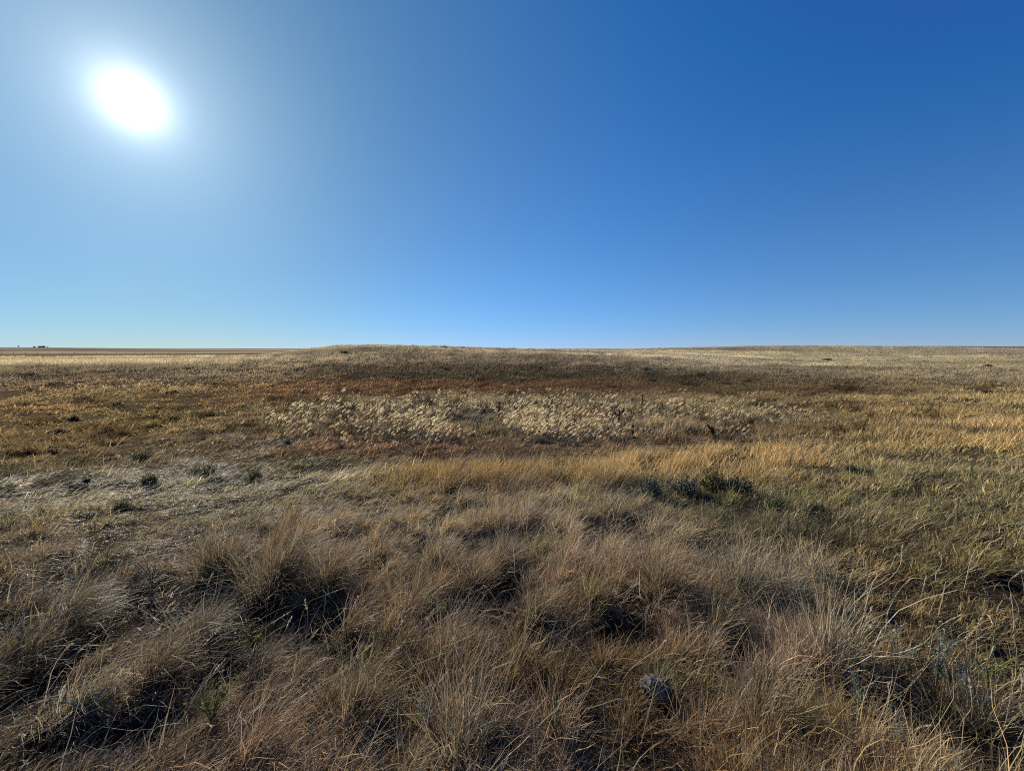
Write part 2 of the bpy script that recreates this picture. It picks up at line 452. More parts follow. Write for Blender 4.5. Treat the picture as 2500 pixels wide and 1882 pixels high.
# ------------------------------------------------------------------ hollows between the tussocks (bare, low spots)
HOLES = [(600,1300,75,40),(146,1395,60,30),(50,1490,50,26),(150,1610,95,40),(310,1575,50,30),(790,1215,40,16),(476,1440,50,24),
         (893,1240,40,16),(920,1345,60,24),(1080,1250,50,14),(1150,1370,50,22),(1376,1352,60,24),(1320,1340,40,18),
         (1420,1535,34,24),(815,1620,50,30),(1053,1645,50,28),(1606,1392,55,24),(1919,1318,40,18),(1510,1525,40,24),(1698,1510,36,24),
         (1885,1580,60,34),(2140,1630,70,36),(2184,1235,40,14),(2190,1405,44,20),(1834,1446,34,20),(715,1330,40,20),(1553,1118,24,8),
         (190,1480,40,20),(1040,1425,40,20),(1260,1620,40,24)]
hol = []
for px, py, rx, ry in HOLES:
    py += 26 if py < 1450 else 10; ry *= 1.5
    X, Y, Z = at(px, py); X2, _, _ = at(px + rx, py); _, Y2, _ = at(px, py - ry)
    hol.append((X, Y, X2 - X, (Y2 - Y)))
hol = np.array(hol)
HOL = [tuple(h) for h in hol]
def hollow(x, y):
    f = np.ones(len(x))
    for X, Y, a, b in hol:
        q = ((x - X) / a) ** 2 + ((y - Y) / b) ** 2
        f = np.minimum(f, np.clip((q - .5) / 1.0, 0, 1))
    f = f * np.clip((fbm(x * 2.5 + 4, y * 2.5, 2) + .24 + .5 * np.clip(x / np.maximum(y, .5) - .55, 0, 1)) / .16, .25, 1)
    return f

# ------------------------------------------------------------------ ground sheet
nr, na = 620, 900
rad = np.concatenate([[0.02], np.exp(np.linspace(math.log(.35), math.log(11000), nr - 1))])
th = np.linspace(-math.pi, math.pi, na, endpoint=False)
RR, TH = np.meshgrid(rad, th, indexing='ij')
gx, gy = (RR * np.sin(TH)).ravel(), (RR * np.cos(TH)).ravel()
gz = terrain(gx, gy)
gcol = np.empty((len(gx), 3)); gcol[:] = lin("6a5840") * ALB
front = np.nonzero((gy > .3) & (np.abs(np.arctan2(gx, gy)) < 1.35))[0]
gc_, gp_, gk_ = cover(gx[front], gy[front])
gd = np.hypot(gx[front], gy[front])
soil = np.array([.045, .034, .024])
near = np.clip((gd - 25) / 70, 0, 1)[:, None]
low = np.clip((.24 - gp_[:, 0]) / .14, 0, 1)[:, None] * np.clip((gd - 5) / 6, 0, 1)[:, None]
mixg = np.maximum(near, low * .62)
band = (1 + (.9 * fbm(gx[front] * .004 + 3, gy[front] * .02, 4) + 1.1 * fbm(gx[front] * .0009 + 3, gy[front] * .0045 + 7, 3)) * np.clip((gd - 90) / 100, 0, 1))[:, None]
gcol[front] = (gc_ * .62 * mixg + soil * (1 - mixg)) * np.clip(band, .45, 1.6)
ii, jj = np.meshgrid(np.arange(nr - 1), np.arange(na), indexing='ij')
j2 = (jj + 1) % na
GF = np.stack([ii * na + jj, ii * na + j2, (ii + 1) * na + j2, (ii + 1) * na + jj], -1).reshape(-1, 4)[:, ::-1]
g = mobj("ground", np.stack([gx, gy, gz], 1), GF, gcol, ground_mat(), smooth=True)
tag(g, kind="structure")

# ------------------------------------------------------------------ the grass cover itself
WIND = R(12)                                  # blades lie over towards the right and a little away
def field(n, d0, d1, power, seed, half=64):
    r = np.random.default_rng(seed)
    q = r.random(n)
    d = (d0 ** -power + q * (d1 ** -power - d0 ** -power)) ** (-1 / power)
    a = R(half) * r.uniform(-1, 1, n)
    return d * np.sin(a), d * np.cos(a), d
bucket = {k: [] for k in KN}
def grow(n, d0, d1, power, seed, segs, wk, hk=1.0):
    x, y, d = field(n, d0, d1, power, seed)
    # gather the roots into tufts
    r = np.random.default_rng(seed + 1)
    patch = fbm(x / (.25 + d * .02), y / (.25 + d * .02), 3)
    keep = r.random(n) < np.clip(.8 + 1.0 * patch, .38, 1) * (.06 + .94 * hollow(x, y))
    x, y, d, patch = x[keep], y[keep], d[keep], patch[keep]
    n = len(x)
    col, par, kd = cover(x, y)
    z = terrain(x, y) - .01
    h = par[:, 0] * hk * r.lognormal(0, .28, n) * (1 + .8 * patch)
    h *= .35 + .65 * hollow(x, y)
    bright = np.exp(r.normal(0, .32, n) * np.clip(1.25 - d / 60, .25, 1) + .30 * fbm(x * .5, y * .5, 2) + .55 * fbm(x * .05 + 8, y * .16, 3) * np.clip(d / 30, 0, 1))
    col = col * bright[:, None]
    hue = r.normal(0, .06, n)
    col = col * np.stack([1 + hue, np.ones(n), 1 - 1.6 * hue], 1)
    pale = (r.random(n) < np.clip(.12 - d * .003, 0, 1))[:, None]
    col = np.where(pale, col * .5 + np.array([.40, .33, .22]) * .5, col)
    wd = WIND + .9 * fbm(x * .35 + 9, y * .35, 2)
    spread = 2.6 * (1 - np.clip(par[:, 2], 0, 1) * .55)
    isS = (kd == KN.index('S')) & (col[:, 2] / col[:, 0] > .52)
    dull = isS & (fbm(x * .8 + 31, y * 1.6, 3) + r.normal(0, .07, n) < .17)
    col = np.where(dull[:, None], np.array([.185, .150, .068]) * bright[:, None], np.where(isS[:, None], col * 2.2, col))
    h = np.where(dull, h * .5, h)
    gapW = (kd == KN.index('W')) & (fbm(x * .9 + 23, y * .9, 3) + r.normal(0, .08, n) < -.06)
    col = np.where(gapW[:, None], col * np.array([.62, .46, .40]), col); h = np.where(gapW, h * .45, h)
    # darker species standing in small clumps through the turf
    tu = fbm(x * 2.3 / (1 + d * .05) + 61, y * 2.3 / (1 + d * .05) + 13, 3) + r.normal(0, .06, n)
    dk = (tu > .27) & ~np.isin(kd, [KN.index('G'), KN.index('P'), KN.index('F')])
    dkm = np.where(np.isin(kd, [KN.index('H'), KN.index('D')]), .72, .37)[:, None]
    col = np.where(dk[:, None], col * dkm, col); h = np.where(dk, h * 1.35, h)
    az = wd + r.normal(0, 1, n) * spread * .5
    az = np.where(isS, R(24) + .5 * fbm(x * .5, y * .5, 2) + r.normal(0, .55, n), az)
    phi0 = np.abs(par[:, 2] + r.normal(0, .22, n))
    phi1 = par[:, 3] * r.uniform(.4, 1.5, n)
    wdt = np.maximum(wk, np.where(d > 42, .0008, np.where(d > 13, .0010, .0012)) * d) * r.uniform(.5, 1.5, n)
    wdt = np.where(np.isin(kd, [KN.index('R'), KN.index('D')]), wdt * 1.5, wdt)
    wdt = np.where(isS, wdt * 1.3, wdt)
    tip = col * np.array([1.15, 1.08, .98])
    root = np.stack([x, y, z], 1)
    for k, nm in enumerate(KN):
        s = kd == k
        if s.any():
            bucket[nm].append(ribbons(root[s], az[s], phi0[s], phi1[s], h[s], wdt[s], col[s], segs, tip[s], r=r))
Q = 1.0
grow(int(85000 * Q), .95, 4.5, .35, 11, 4, .0036, .9)
grow(int(60000 * Q), .95, 5, .35, 16, 3, .0040, .55)
grow(int(190000 * Q), 4.2, 14, .30, 21, 3, .0045)
grow(int(430000 * Q), 13, 45, .30, 31, 2, .007)
grow(int(620000 * Q), 42, 320, .5, 41, 2, .022)
NAMES = {'F': ("far_plain_grass", "brown grazed grass of the flat plain at far left"),
         'P': ("pale_grass_rim", "bright pale straw grass on the low rim at left"),
         'H': ("hillside_grass", "grey tan grass covering the low hill slopes"),
         'D': ("dark_sedge", "dark olive sedge band along the foot of the slope"),
         'R': ("rusty_ground_cover", "rust brown low plants on the floor of the hollow"),
         'T': ("reddish_grass", "reddish brown wind-laid grass at the left of the hollow"),
         'W': ("tan_undergrowth", "thin tan grass growing between the white seed heads"),
         'O': ("sparse_stubble", "sparse stubble on the bare dark patch amid seed heads"),
         'G': ("golden_grass", "golden upright grass strip along the near bank"),
         'S': ("matted_straw", "bleached flattened straw lying at the left"),
         'M': ("olive_grass_mat", "short olive green matted grass on the bank"),
         'B': ("brown_grass", "dry brown grass in the foreground")}
for k in KN:
    if bucket[k]:
        V, F, C = join(bucket[k]); nm, lb = NAMES[k]
        tag(mobj(nm, V, F, C, M_straw if k == 'S' else (M_far if k in 'FPHDR' else M_grass)), lb, "grass", kind="stuff")
bucket = None

# ------------------------------------------------------------------ bunchgrass of the foreground
def comb(x, y):
    """direction and strength of the lie of the grass"""
    a = WIND + 1.1 * fbm(np.atleast_1d(x) * .8 + 9, np.atleast_1d(y) * .8, 2)
    s_ = .75 - .25 * np.tanh(np.atleast_1d(x) / 1.2) + .8 * fbm(np.atleast_1d(x) * .6 + 71, np.atleast_1d(y) * .6, 2)
    return a, np.clip(s_, .15, 1.5)
def bunch(X, Y, hh, rad_, n, col, r, wind=None, segs=6, w=.0022, palef=.22, arch=1.0):
    rr = rad_ * np.minimum(np.abs(r.normal(0, .6, n)), 1.15); ra = r.uniform(0, 2 * math.pi, n)
    x = X + rr * np.cos(ra); y = Y + rr * np.sin(ra)
    z = terrain(x, y) - .01
    h = hh * r.lognormal(-.10, .30, n)
    la, ls = comb(X, Y); la, ls = float(la[0]), float(ls[0])
    if wind is not None: ls = wind
    out_ = np.stack([np.cos(ra), np.sin(ra)], 1) * (.35 + .8 * rr / rad_)[:, None]
    v = out_ * .7 + ls * np.array([math.cos(la), math.sin(la)]) + r.normal(0, .42, (n, 2))
    az = np.arctan2(v[:, 1], v[:, 0]); m = np.clip(np.hypot(v[:, 0], v[:, 1]), .2, 1.7)
    phi0 = np.abs(r.normal(.18, .20, n)) + .22 * rr / rad_ + .10 * ls
    phi1 = r.uniform(.35, 1.45, n) * m * arch
    b = np.exp(r.normal(0, .42, n)); hue = r.normal(0, .05, n)
    c = col * b[:, None] * np.stack([1 + hue, np.ones(n), 1 - 1.6 * hue], 1)
    pale = (r.random(n) < palef)[:, None]
    c = np.where(pale, c * .35 + np.array([.54, .44, .26]) * .65, c)
    return ribbons(np.stack([x, y, z], 1), az, phi0, phi1, h, w * r.uniform(.5, 1.7, n), c, segs, c * np.array([1.10, 1.07, .98]), wob=1.35, r=r)
r = np.random.default_rng(77)
tufts = []
x, y, d = field(8000, 1.0, 8.5, .25, 78, 62)
col, par, kd = cover(x, y)
hw = hollow(x, y); swell = fbm(x * 1.1 + 3, y * 1.1, 2)
placed = []
STONE = at(1418, 1508)
for i in range(len(x)):
    nmk = KN[kd[i]]
    if abs(x[i] - STONE[0]) < .13 and -.42 < y[i] - STONE[1] < .07: continue
    if nmk not in 'BM' or hw[i] < .75: continue
    sp = (.13 if nmk == 'B' else .15) + .014 * d[i]
    if any((x[i] - a) ** 2 + (y[i] - b) ** 2 < sp * sp for a, b in placed): continue
    placed.append((x[i], y[i]))
    big = nmk == 'B'
    hh = (r.uniform(.11, .235) if big else r.uniform(.07, .15)) * (1 + .7 * swell[i])
    tint = np.ones(3) * math.exp(r.normal(0, .14))
    u = r.random()
    if u < .18: tint = tint * np.array([1.05, .97, .88])
    elif u < .38: tint = tint * np.array([1.0, .97, 1.06])
    elif u < .56: tint = tint * np.array([.86, .95, .72])
    k_ = min(1.3, 2.6 / d[i] + .4)
    tufts.append(bunch(x[i], y[i], hh, r.uniform(.07, .12) + .012 * d[i], int((290 if big else 170) * k_), col[i] * tint, r,
                       w=max(.0028, .0011 * d[i])))
# loose long strands lying over the tussocks
n = 900
x, y, d = field(n, 1.05, 9, .3, 90, 62)
col, par, kd = cover(x, y)
ok = np.isin(kd, [KN.index('B'), KN.index('M')]) & (r.random(n) < np.where(kd == KN.index('B'), 1, .45))
x, y, d, col = x[ok], y[ok], d[ok], col[ok]; n = len(x)
la, ls = comb(x, y)
c = (np.array([.42, .34, .22]) * .75 + col * .25) * np.exp(r.normal(0, .25, n))[:, None]
tufts.append(ribbons(np.stack([x, y, terrain(x, y)], 1), la + r.normal(0, .75, n), np.abs(r.normal(.25, .2, n)) + .2 * ls,
                     r.uniform(.2, 1.5, n), r.uniform(.22, .48, n), np.maximum(.0034, .0013 * d) * r.uniform(.6, 1.3, n), c, 7, c * 1.1, wob=.5, r=r))
# dead litter lying on the soil
n = 60000
x, y, d = field(n, .95, 9, .3, 95, 62)
col, par, kd = cover(x, y)
c = (col * .55 + np.array([.20, .155, .095]) * .45) * np.exp(r.normal(-.25, .45, n))[:, None]
c = np.where((r.random(n) < .03)[:, None], np.array([.58, .53, .43]), c)
tufts.append(ribbons(np.stack([x, y, terrain(x, y) + .004], 1), r.uniform(-3.14, 3.14, n), r.uniform(.9, 1.5, n), r.uniform(.0, .5, n), r.uniform(.05, .16, n),
                     np.maximum(.0036, .0013 * d) * r.uniform(.6, 1.6, n), c, 3, wob=1.2, r=r))
V, F, C = join(tufts)
tag(mobj("bunch_grass", V, F, C, M_grass), "overlapping dry brown bunchgrass of the foreground", "grass", kind="stuff")
tufts = None

# ------------------------------------------------------------------ single tussocks
BROWN, ORANGE, GREYP, OLIVE, DARK, STRAWC = (np.array(c) for c in ((.24, .19, .115), (.28, .205, .12), (.27, .23, .16), (.15, .145, .07), (.07, .07, .038), (.38, .31, .20)))
def tussock(px, py, hh, rad_, n, colr, label, wind=None, group=None, arch=1.0, pale=.16, seed=0):
    X, Y, Z = at(px, py)
    d_ = math.hypot(X, Y)
    rr = np.random.default_rng(1000 + seed + int(px * 7 + py))
    V, F, C = bunch(X, Y, hh * .76, rad_ * .95, int(n * .8), colr, rr, wind, 6, max(.0028, .0011 * d_), pale, arch)
    V = V - np.array([X, Y, Z], np.float32)
    o = mobj("grass_tussock", V, F, C, M_grass); o.location = (X, Y, Z)
    return tag(o, label, "grass tussock", group)
TUSS = [
 (600, 1272, .56, .20, 1700, BROWN, "tall brown tussock arching over the largest black hollow at left", .7),
 (470, 1245, .44, .14, 900, BROWN, "upright brown tussock just left of the largest black hollow", .1),
 (705, 1280, .46, .15, 1000, ORANGE, "orange brown tussock right of the largest black hollow", .5),
 (146, 1355, .36, .14, 600, GREYP, "grey brown tussock bending over the small hollow at far left", 1.1),
 (60, 1455, .34, .13, 500, BROWN, "flattened brown tussock at the left picture edge", 1.2),
 (170, 1545, .38, .15, 700, STRAWC * .8, "straw coloured swept tussock above the dark bottom left corner", 1.3),
 (330, 1480, .40, .13, 600, ORANGE * .9, "reddish brown tussock in the lower left, swept to the right", .9),
 (900, 1300, .34, .12, 500, ORANGE, "orange tinted tussock left of centre above a dark gap", .5),
 (1090, 1215, .34, .13, 500, GREYP, "grey lilac tussock just above the middle gap", .6),
 (1160, 1335, .32, .11, 450, BROWN, "brown tussock overhanging the dark gap right of centre", .6),
 (1420, 1290, .50, .15, 900, ORANGE * 1.1, "large rust tinted tussock right of centre with tall fine blades", .35),
 (1590, 1290, .48, .16, 800, GREYP, "wide pale grey tussock right of the rust tinted one", .3),
 (1690, 1300, .40, .10, 450, STRAWC, "bright straw tuft blown to the right of the wide grey tussock", 1.3),
 (1750, 1250, .30, .08, 300, STRAWC * .9, "small upright straw tuft beside the olive mat at right", .2),
 (1790, 1440, .44, .13, 750, STRAWC, "straw tussock with tall seed stalks in the right foreground", .2),
 (1640, 1570, .36, .13, 600, BROWN, "brown tussock below the straw tussock in the lower right", .5),
 (1000, 1640, .36, .14, 650, STRAWC * .85, "pale brown tussock at the bottom edge near the middle", .3),
 (760, 1560, .34, .13, 600, BROWN, "rounded brown tussock in the lower left centre", .5),
 (2120, 1585, .36, .13, 550, BROWN, "dark brown tussock over the black gap at bottom right", .6),
 (1420, 1500, .22, .09, 300, OLIVE * 1.2, "small olive tuft right behind the lichen covered stone", .2),
 (935, 1470, .30, .11, 450, ORANGE * 1.1, "fox red tuft among brown grass at the lower centre", .4),
 (420, 1385, .34, .11, 450, GREYP * .9, "silvery brown tussock below the largest black hollow's left side", .8),
]
for i, t in enumerate(TUSS):
    tussock(*t[:7], wind=t[7], seed=i)
# dark clumps standing in and around the flattened straw and the rusty hollow
CL = [(422, 1030, .17, .10, "dark olive clump at the left of the pair above the straw"), (449, 1030, .24, .07, "taller spiky dark clump at the right of the pair above the straw"),
      (547, 1042, .26, .10, "dark peaked clump alone right of the pair above the straw"), (323, 1046, .18, .09, "dark clump at the far end of the bleached straw"),
      (14, 1064, .14, .16, "low dark clump cut by the left picture edge"), (112, 980, .10, .16, "flat dark green clump in the reddish grass"),
      (303, 992, .16, .18, "broad dark clump right above the thin pale straw streak"), (235, 992, .15, .15, "brown clump at the left end of the thin pale straw streak"),
      (255, 876, .14, .30, "wide dark green clump in the rusty hollow"), (160, 908, .16, .22, "dark brown clump in the rusty hollow at left"),
      (126, 935, .12, .28, "long low dark clump in the rusty hollow near the left edge"), (622, 958, .10, .25, "dark red clump at the left end of the seed head patch"),
      (405, 798, .16, 1.2, "long black brown sedge clump at the far left slope"), (374, 848, .14, .8, "dark sedge clump fringed with pale straw in the rusty hollow"),
      (588, 837, .13, .7, "flat dark sedge clump at the edge of the rust band"), (262, 1105, .15, .11, "dark clump in the olive grass below the straw")]
for i, (px, py, hh, ra, lb) in enumerate(CL):
    cc = np.array([.060, .046, .028]) if ('brown' in lb or 'red' in lb or 'sedge' in lb) else DARK
    tussock(px, py, hh * 1.1, min(ra * .6, .26), 800, cc * (1.6 if py > 1000 else 1.0), lb, .5, "dark clumps standing in the left grass", pale=.10, seed=50 + i)

# ------------------------------------------------------------------ tubes, leaves and small builders
def tube(P, rad, sides=5):
    P = np.asarray(P, float); n = len(P); rad = np.broadcast_to(rad, (n,))
    T = np.gradient(P, axis=0); T /= np.linalg.norm(T, axis=1, keepdims=True) + 1e-9
    up = np.where(np.abs(T[:, 2:3]) > .9, np.array([[1., 0, 0]]), np.array([[0, 0, 1.]]))
    A = np.cross(T, up); A /= np.linalg.norm(A, axis=1, keepdims=True) + 1e-9
    B = np.cross(T, A)
    a = np.linspace(0, 2 * math.pi, sides, endpoint=False)
    V = P[:, None] + rad[:, None, None] * (np.cos(a)[None, :, None] * A[:, None] + np.sin(a)[None, :, None] * B[:, None])
    i, j = np.meshgrid(np.arange(n - 1), np.arange(sides), indexing='ij'); j2 = (j + 1) % sides
    F = np.stack([i * sides + j, i * sides + j2, (i + 1) * sides + j2, (i + 1) * sides + j], -1).reshape(-1, 4)
    return V.reshape(-1, 3), F
def leaves(P, D, ln, wd, col, r, curl=.2):
    """pointed leaves (two quads each) at P along D"""
    n = len(P)
    D = D / (np.linalg.norm(D, axis=1, keepdims=True) + 1e-9)
    q = r.normal(0, 1, (n, 3)); S_ = np.cross(D, q); S_ /= np.linalg.norm(S_, axis=1, keepdims=True) + 1e-9
    U = np.cross(S_, D)
    ln = np.broadcast_to(ln, (n,))[:, None]; wd = np.broadcast_to(wd, (n,))[:, None]
    k = [P - S_ * wd * .15, P + S_ * wd * .15, P + D * ln * .5 + S_ * wd * .5 + U * ln * curl * .3, P + D * ln * .5 - S_ * wd * .5 + U * ln * curl * .3,
         P + D * ln + S_ * wd * .06 - U * ln * curl * .2, P + D * ln - S_ * wd * .06 - U * ln * curl * .2]
    V = np.stack(k, 1).reshape(-1, 3)
    b = (np.arange(n) * 6)[:, None]
    F = np.concatenate([b + np.array([[0, 1, 2, 3]]), b + np.array([[3, 2, 4, 5]])])
    return V, F, np.repeat(col, 6, 0)
def vary(c, n, r, s_=.2):
    return np.asarray(c)[None] * np.exp(r.normal(0, s_, (n, 1))) * (1 + r.normal(0, .05, (n, 3)))
def solid(c, V): return np.broadcast_to(np.asarray(c, float), V.shape)

# ------------------------------------------------------------------ white plumed seed heads in the hollow
def plume_variant(seed):
    r = np.random.default_rng(seed)
    st, heads = [], []
    for k in range(3):
        h = r.uniform(.16, .36); a = r.uniform(-.5, .9); lean = r.uniform(.05, .14)
        b = np.array([r.normal(0, .07), r.normal(0, .07), 0])
        P = np.array([b + np.array([math.cos(a) * lean * t * t, math.sin(a) * lean * t * t, h * t]) for t in np.linspace(0, 1, 6)])
        V, F = tube(P, .0032, 4); st.append((V, F, solid((.30, .24, .13), V)))
        D = np.array([math.cos(a) * .55 + .45, math.sin(a) * .55, .80]); tone = r.choice([1.0, 1.0, .85, .6]); D /= np.linalg.norm(D)
        n = 30
        q = r.random(n)
        base = P[-1] + D * (q[:, None] * .085 - .01)
        dd = D[None] + r.normal(0, .20, (n, 3)); dd[:, 2] -= .15 * q
        heads.append(leaves(base, dd, r.uniform(.036, .070, n), .0085, vary(np.array((.93, .80, .51)) * tone ** np.array([.8, 1., 1.3]), n, r, .16), r))
    n = 44                                     # narrow leaves at the foot
    rt = np.stack([r.normal(0, .04, n), r.normal(0, .04, n), np.zeros(n)], 1)
    st.append(ribbons(rt, r.uniform(-3.1, 3.1, n), np.abs(r.normal(.3, .2, n)), r.uniform(.3, 1.2, n), r.uniform(.10, .22, n), np.full(n, .008),
                      vary((.34, .28, .17), n, r), 3, r=r))
    return [mesh_np("stem", *join(st), mat=M_stem)] + [mesh_np("seed_head", *h, mat=M_head) for h in heads]
def mk(v): return [mesh_np(*v)]
variants = [plume_variant(300 + k) for k in range(9)]
PATCH = [(760, 890, 120, 26, 1), (880, 882, 110, 28, 1.4), (900, 915, 90, 22, .9), (1010, 868, 70, 13, 1), (1130, 880, 60, 20, 1), (1200, 866, 90, 14, 1),
         (1230, 905, 90, 20, 1.4), (1170, 925, 50, 14, .6), (1330, 872, 70, 18, .8), (1430, 882, 60, 22, .7), (1560, 888, 70, 24, .6), (640, 905, 60, 22, .35),
         (1640, 885, 45, 18, .25), (960, 928, 40, 12, .5), (1480, 866, 60, 14, .25), (1290, 925, 60, 16, .5), (1120, 905, 40, 14, .8)]
r = np.random.default_rng(5)
wts = np.array([p[4] for p in PATCH]); wts = wts / wts.sum()
spots = []
while len(spots) < 1500:
    p = PATCH[r.choice(len(PATCH), p=wts)]
    px, py = p[0] + r.normal(0, .62) * p[2], p[1] + r.normal(0, .85) * p[3] + 16
    if ((px - 1012) / 62) ** 2 + ((py - 922) / 24) ** 2 < 1 and r.random() < .95: continue
    X, Y, Z = at(px, py)
    spots.append((X, Y, Z, r.lognormal(-.20, .30), r.uniform(-.5, .5)))
spots.sort(key=lambda q: math.hypot(q[0], q[1]))
for i, (X, Y, Z, sc, rz) in enumerate(spots[:300]):
    t = empty("plumed_seed_plant", (X, Y, Z), "low grass plant with white feathery seed heads nodding right in the central patch", "grass plant", "white plumed plants in the central patch", rz)
    t.scale = (sc, sc, sc)
    vv = variants[i % len(variants)]
    for me in vv: link(bpy.data.objects.new(me.name.split(".")[0], me), t)
def mesh_arrays(me):
    V = np.empty(len(me.vertices) * 3, np.float32); me.vertices.foreach_get("co", V)
    F = np.empty(len(me.loops), np.int32); me.loops.foreach_get("vertex_index", F)
    C = np.empty(len(me.vertices) * 4, np.float32); me.color_attributes["Col"].data.foreach_get("color", C)
    return V.reshape(-1, 3), F.reshape(-1, 4), C.reshape(-1, 4)[:, :3]
rest = []
for i, (X, Y, Z, sc, rz) in enumerate(spots[300:]):
    c_, s_ = math.cos(rz) * sc, math.sin(rz) * sc
    M = np.array([[c_, s_, 0], [-s_, c_, 0], [0, 0, sc]])
    for me in variants[i % len(variants)]:
        V, F, C = mesh_arrays(me); rest.append((V @ M + np.array([X, Y, Z]), F, C))
tag(mobj("distant_plumed_plants", *join(rest), M_head), "farther white plumed grass heads behind the nearer ones", "grass", kind="stuff")

# ------------------------------------------------------------------ dried dock stalks
def dock(px, py, hpx, label, seed, fork=0, thin=1.0, lean=0.0):
    X, Y, Z = at(px, py); r = np.random.default_rng(seed)
    h = hpx / FPX * Y * 1.3
    t = empty("dock_stalk", (X, Y, Z), label, "dead plant", "dark dock stalks in the central patch")
    def stalk(P, rad):
        V, F = tube(P, np.linspace(rad, rad * .5, len(P)), 6); return V, F, solid((.060, .032, .018), V)
    main = np.array([[lean * h * q * q + r.normal(0, .006), r.normal(0, .006), h * q - .02] for q in np.linspace(0, 1, 9)])
    st = [stalk(main, .008 * thin)]; tops = [main]
    for k in range(fork):
        i0 = r.integers(3, 6); sg = 1 if k % 2 else -1
        b = np.array([main[i0] + np.array([sg * q * h * .28, r.normal(0, .01), q * h * .45]) for q in np.linspace(0, 1, 6)])
        st.append(stalk(b, .006 * thin)); tops.append(b)
    mobj("stem", *join(st), M_stem, t)
    for P in tops:
        n = 240
        q = .32 + .68 * r.random(n) if P is main else .2 + .8 * r.random(n)
        idx = q * (len(P) - 1); i0 = np.minimum(idx.astype(int), len(P) - 2); f = (idx - i0)[:, None]
        B = P[i0] * (1 - f) + P[i0 + 1] * f
        swell = (.35 + .65 * np.abs(np.sin(q * 13 + seed))) * (1.15 - .6 * q)
        B = B + r.normal(0, .016 * thin, (n, 3)) * swell[:, None]
        D = r.normal(0, 1, (n, 3)); D[:, 2] = np.abs(D[:, 2]) * .6
        mobj("seed_cluster", *leaves(B, D, r.uniform(.018, .034, n) * thin, .016 * thin, vary((.075, .036, .020), n, r, .3), r), M_stem, t)
    n = 14
    lv = leaves(np.tile([[0, 0, .02]], (n, 1)) + r.normal(0, .02, (n, 3)), r.normal(0, 1, (n, 3)) * [1, 1, .3] + [0, 0, .35], r.uniform(.06, .13, n), .03, vary((.085, .05, .03), n, r), r)
    mobj("withered_leaf", *lv, M_stem, t)
DOCK = [(1078, 902, 28, "thick dark dock stalk beside the bare patch among white seed heads", 0, 1.5, .02), (1160, 889, 22, "small dark dock stalk right of the thick one", 0, 1, 0),
        (1191, 881, 20, "hooked thin dock stalk in the middle of the white seed heads", 1, .8, .2), (1337, 917, 26, "forked dark dock stalk at the right of the white seed heads", 2, 1.2, 0),
        (1386, 902, 40, "tallest straight dock stalk standing above the seed heads at right", 0, 1.2, .02), (1366, 946, 24, "knobbly dock stalk on the purplish ground below the forked one", 0, 1.1, .02),
        (1341, 846, 13, "short dock stalk on the rust band behind the seed heads", 0, 1.2, 0), (1545, 968, 38, "leaning branched dock stalk at the right end of the patch", 1, 1.1, -.18),
        (1503, 888, 34, "very thin tall stalk in the pale grass right of the patch", 0, .6, .04), (975, 896, 15, "reddish stubby dock stalk at the left of the bare patch", 1, 1, 0),
        (1440, 954, 14, "tiny dock stalk in the purplish cover left of the leaning one", 0, .7, 0), (1430, 886, 14, "short dark dock stalk right of the tallest one", 0, .8, .05)]
for i, (px, py, hp, lb, fk, th_, ln) in enumerate(DOCK): dock(px, py, hp, lb, 400 + i, fk, th_, ln)

# ------------------------------------------------------------------ low shrubs
def shrub(px, py, wpx, hpx, label, leafc, seed, n=900, group=None, leaf=.03, tips=None):
    X, Y, Z = at(px, py, 400); r = np.random.default_rng(seed)
    w = wpx / FPX * Y * .5; h = hpx / FPX * Y * (1.3 if Y < 12 else 1.0)
    leaf = max(leaf, .0022 * Y)
    t = empty("low_shrub", (X, Y, Z), label, "shrub", group)
    st, B, D = [], [], []
    ns = 16
    for k in range(ns):
        a = r.uniform(0, 2 * math.pi); q = math.sqrt(r.random())
        e = np.array([math.cos(a) * w * q, math.sin(a) * w * q * .8, h * r.uniform(.6, 1.0) * (1 - .45 * q * q)])
        P = np.array([[e[0] * s_, e[1] * s_, e[2] * s_ ** .8 - .02] for s_ in np.linspace(0.05, 1, 6)]) + r.normal(0, .03 * h, (6, 3))
        V, F = tube(P, np.linspace(.012, .005, 6) * max(1, h * 2), 4); st.append((V, F, solid((.10, .075, .05), V)))
        m = n // ns
        s_ = r.uniform(.25, 1.02, m); i0 = np.minimum((s_ * 5).astype(int), 4); f = (s_ * 5 - i0)[:, None]
        B.append(P[i0] * (1 - f) + P[i0 + 1] * f + r.normal(0, 1, (m, 3)) * [w * .16, w * .16, h * .12])
        D.append(r.normal(0, 1, (m, 3)) + e / (np.linalg.norm(e) + 1e-6) * .8)
    mobj("branches", *join(st), M_stem, t)
    B, D = np.concatenate(B), np.concatenate(D); B[:, 2] = np.maximum(B[:, 2], .01)
    m = len(B)
    c = vary(leafc, m, r, .25)
    if tips is not None:
        hi = (B[:, 2] > h * .75) & (r.random(m) < .6); c = np.where(hi[:, None], vary(tips, m, r), c)
    mobj("foliage", *leaves(B, D, leaf * r.uniform(.7, 1.4, m), leaf * .5, c, r), M_leaf, t)
    return t
GR = (.085, .100, .045); BG = (.12, .135, .10); DG = (.060, .074, .038); SG = (.12, .13, .10)
NEAR_G = "low green shrubs along the near bank"; FAR_G = "dark low shrubs scattered on the slopes"
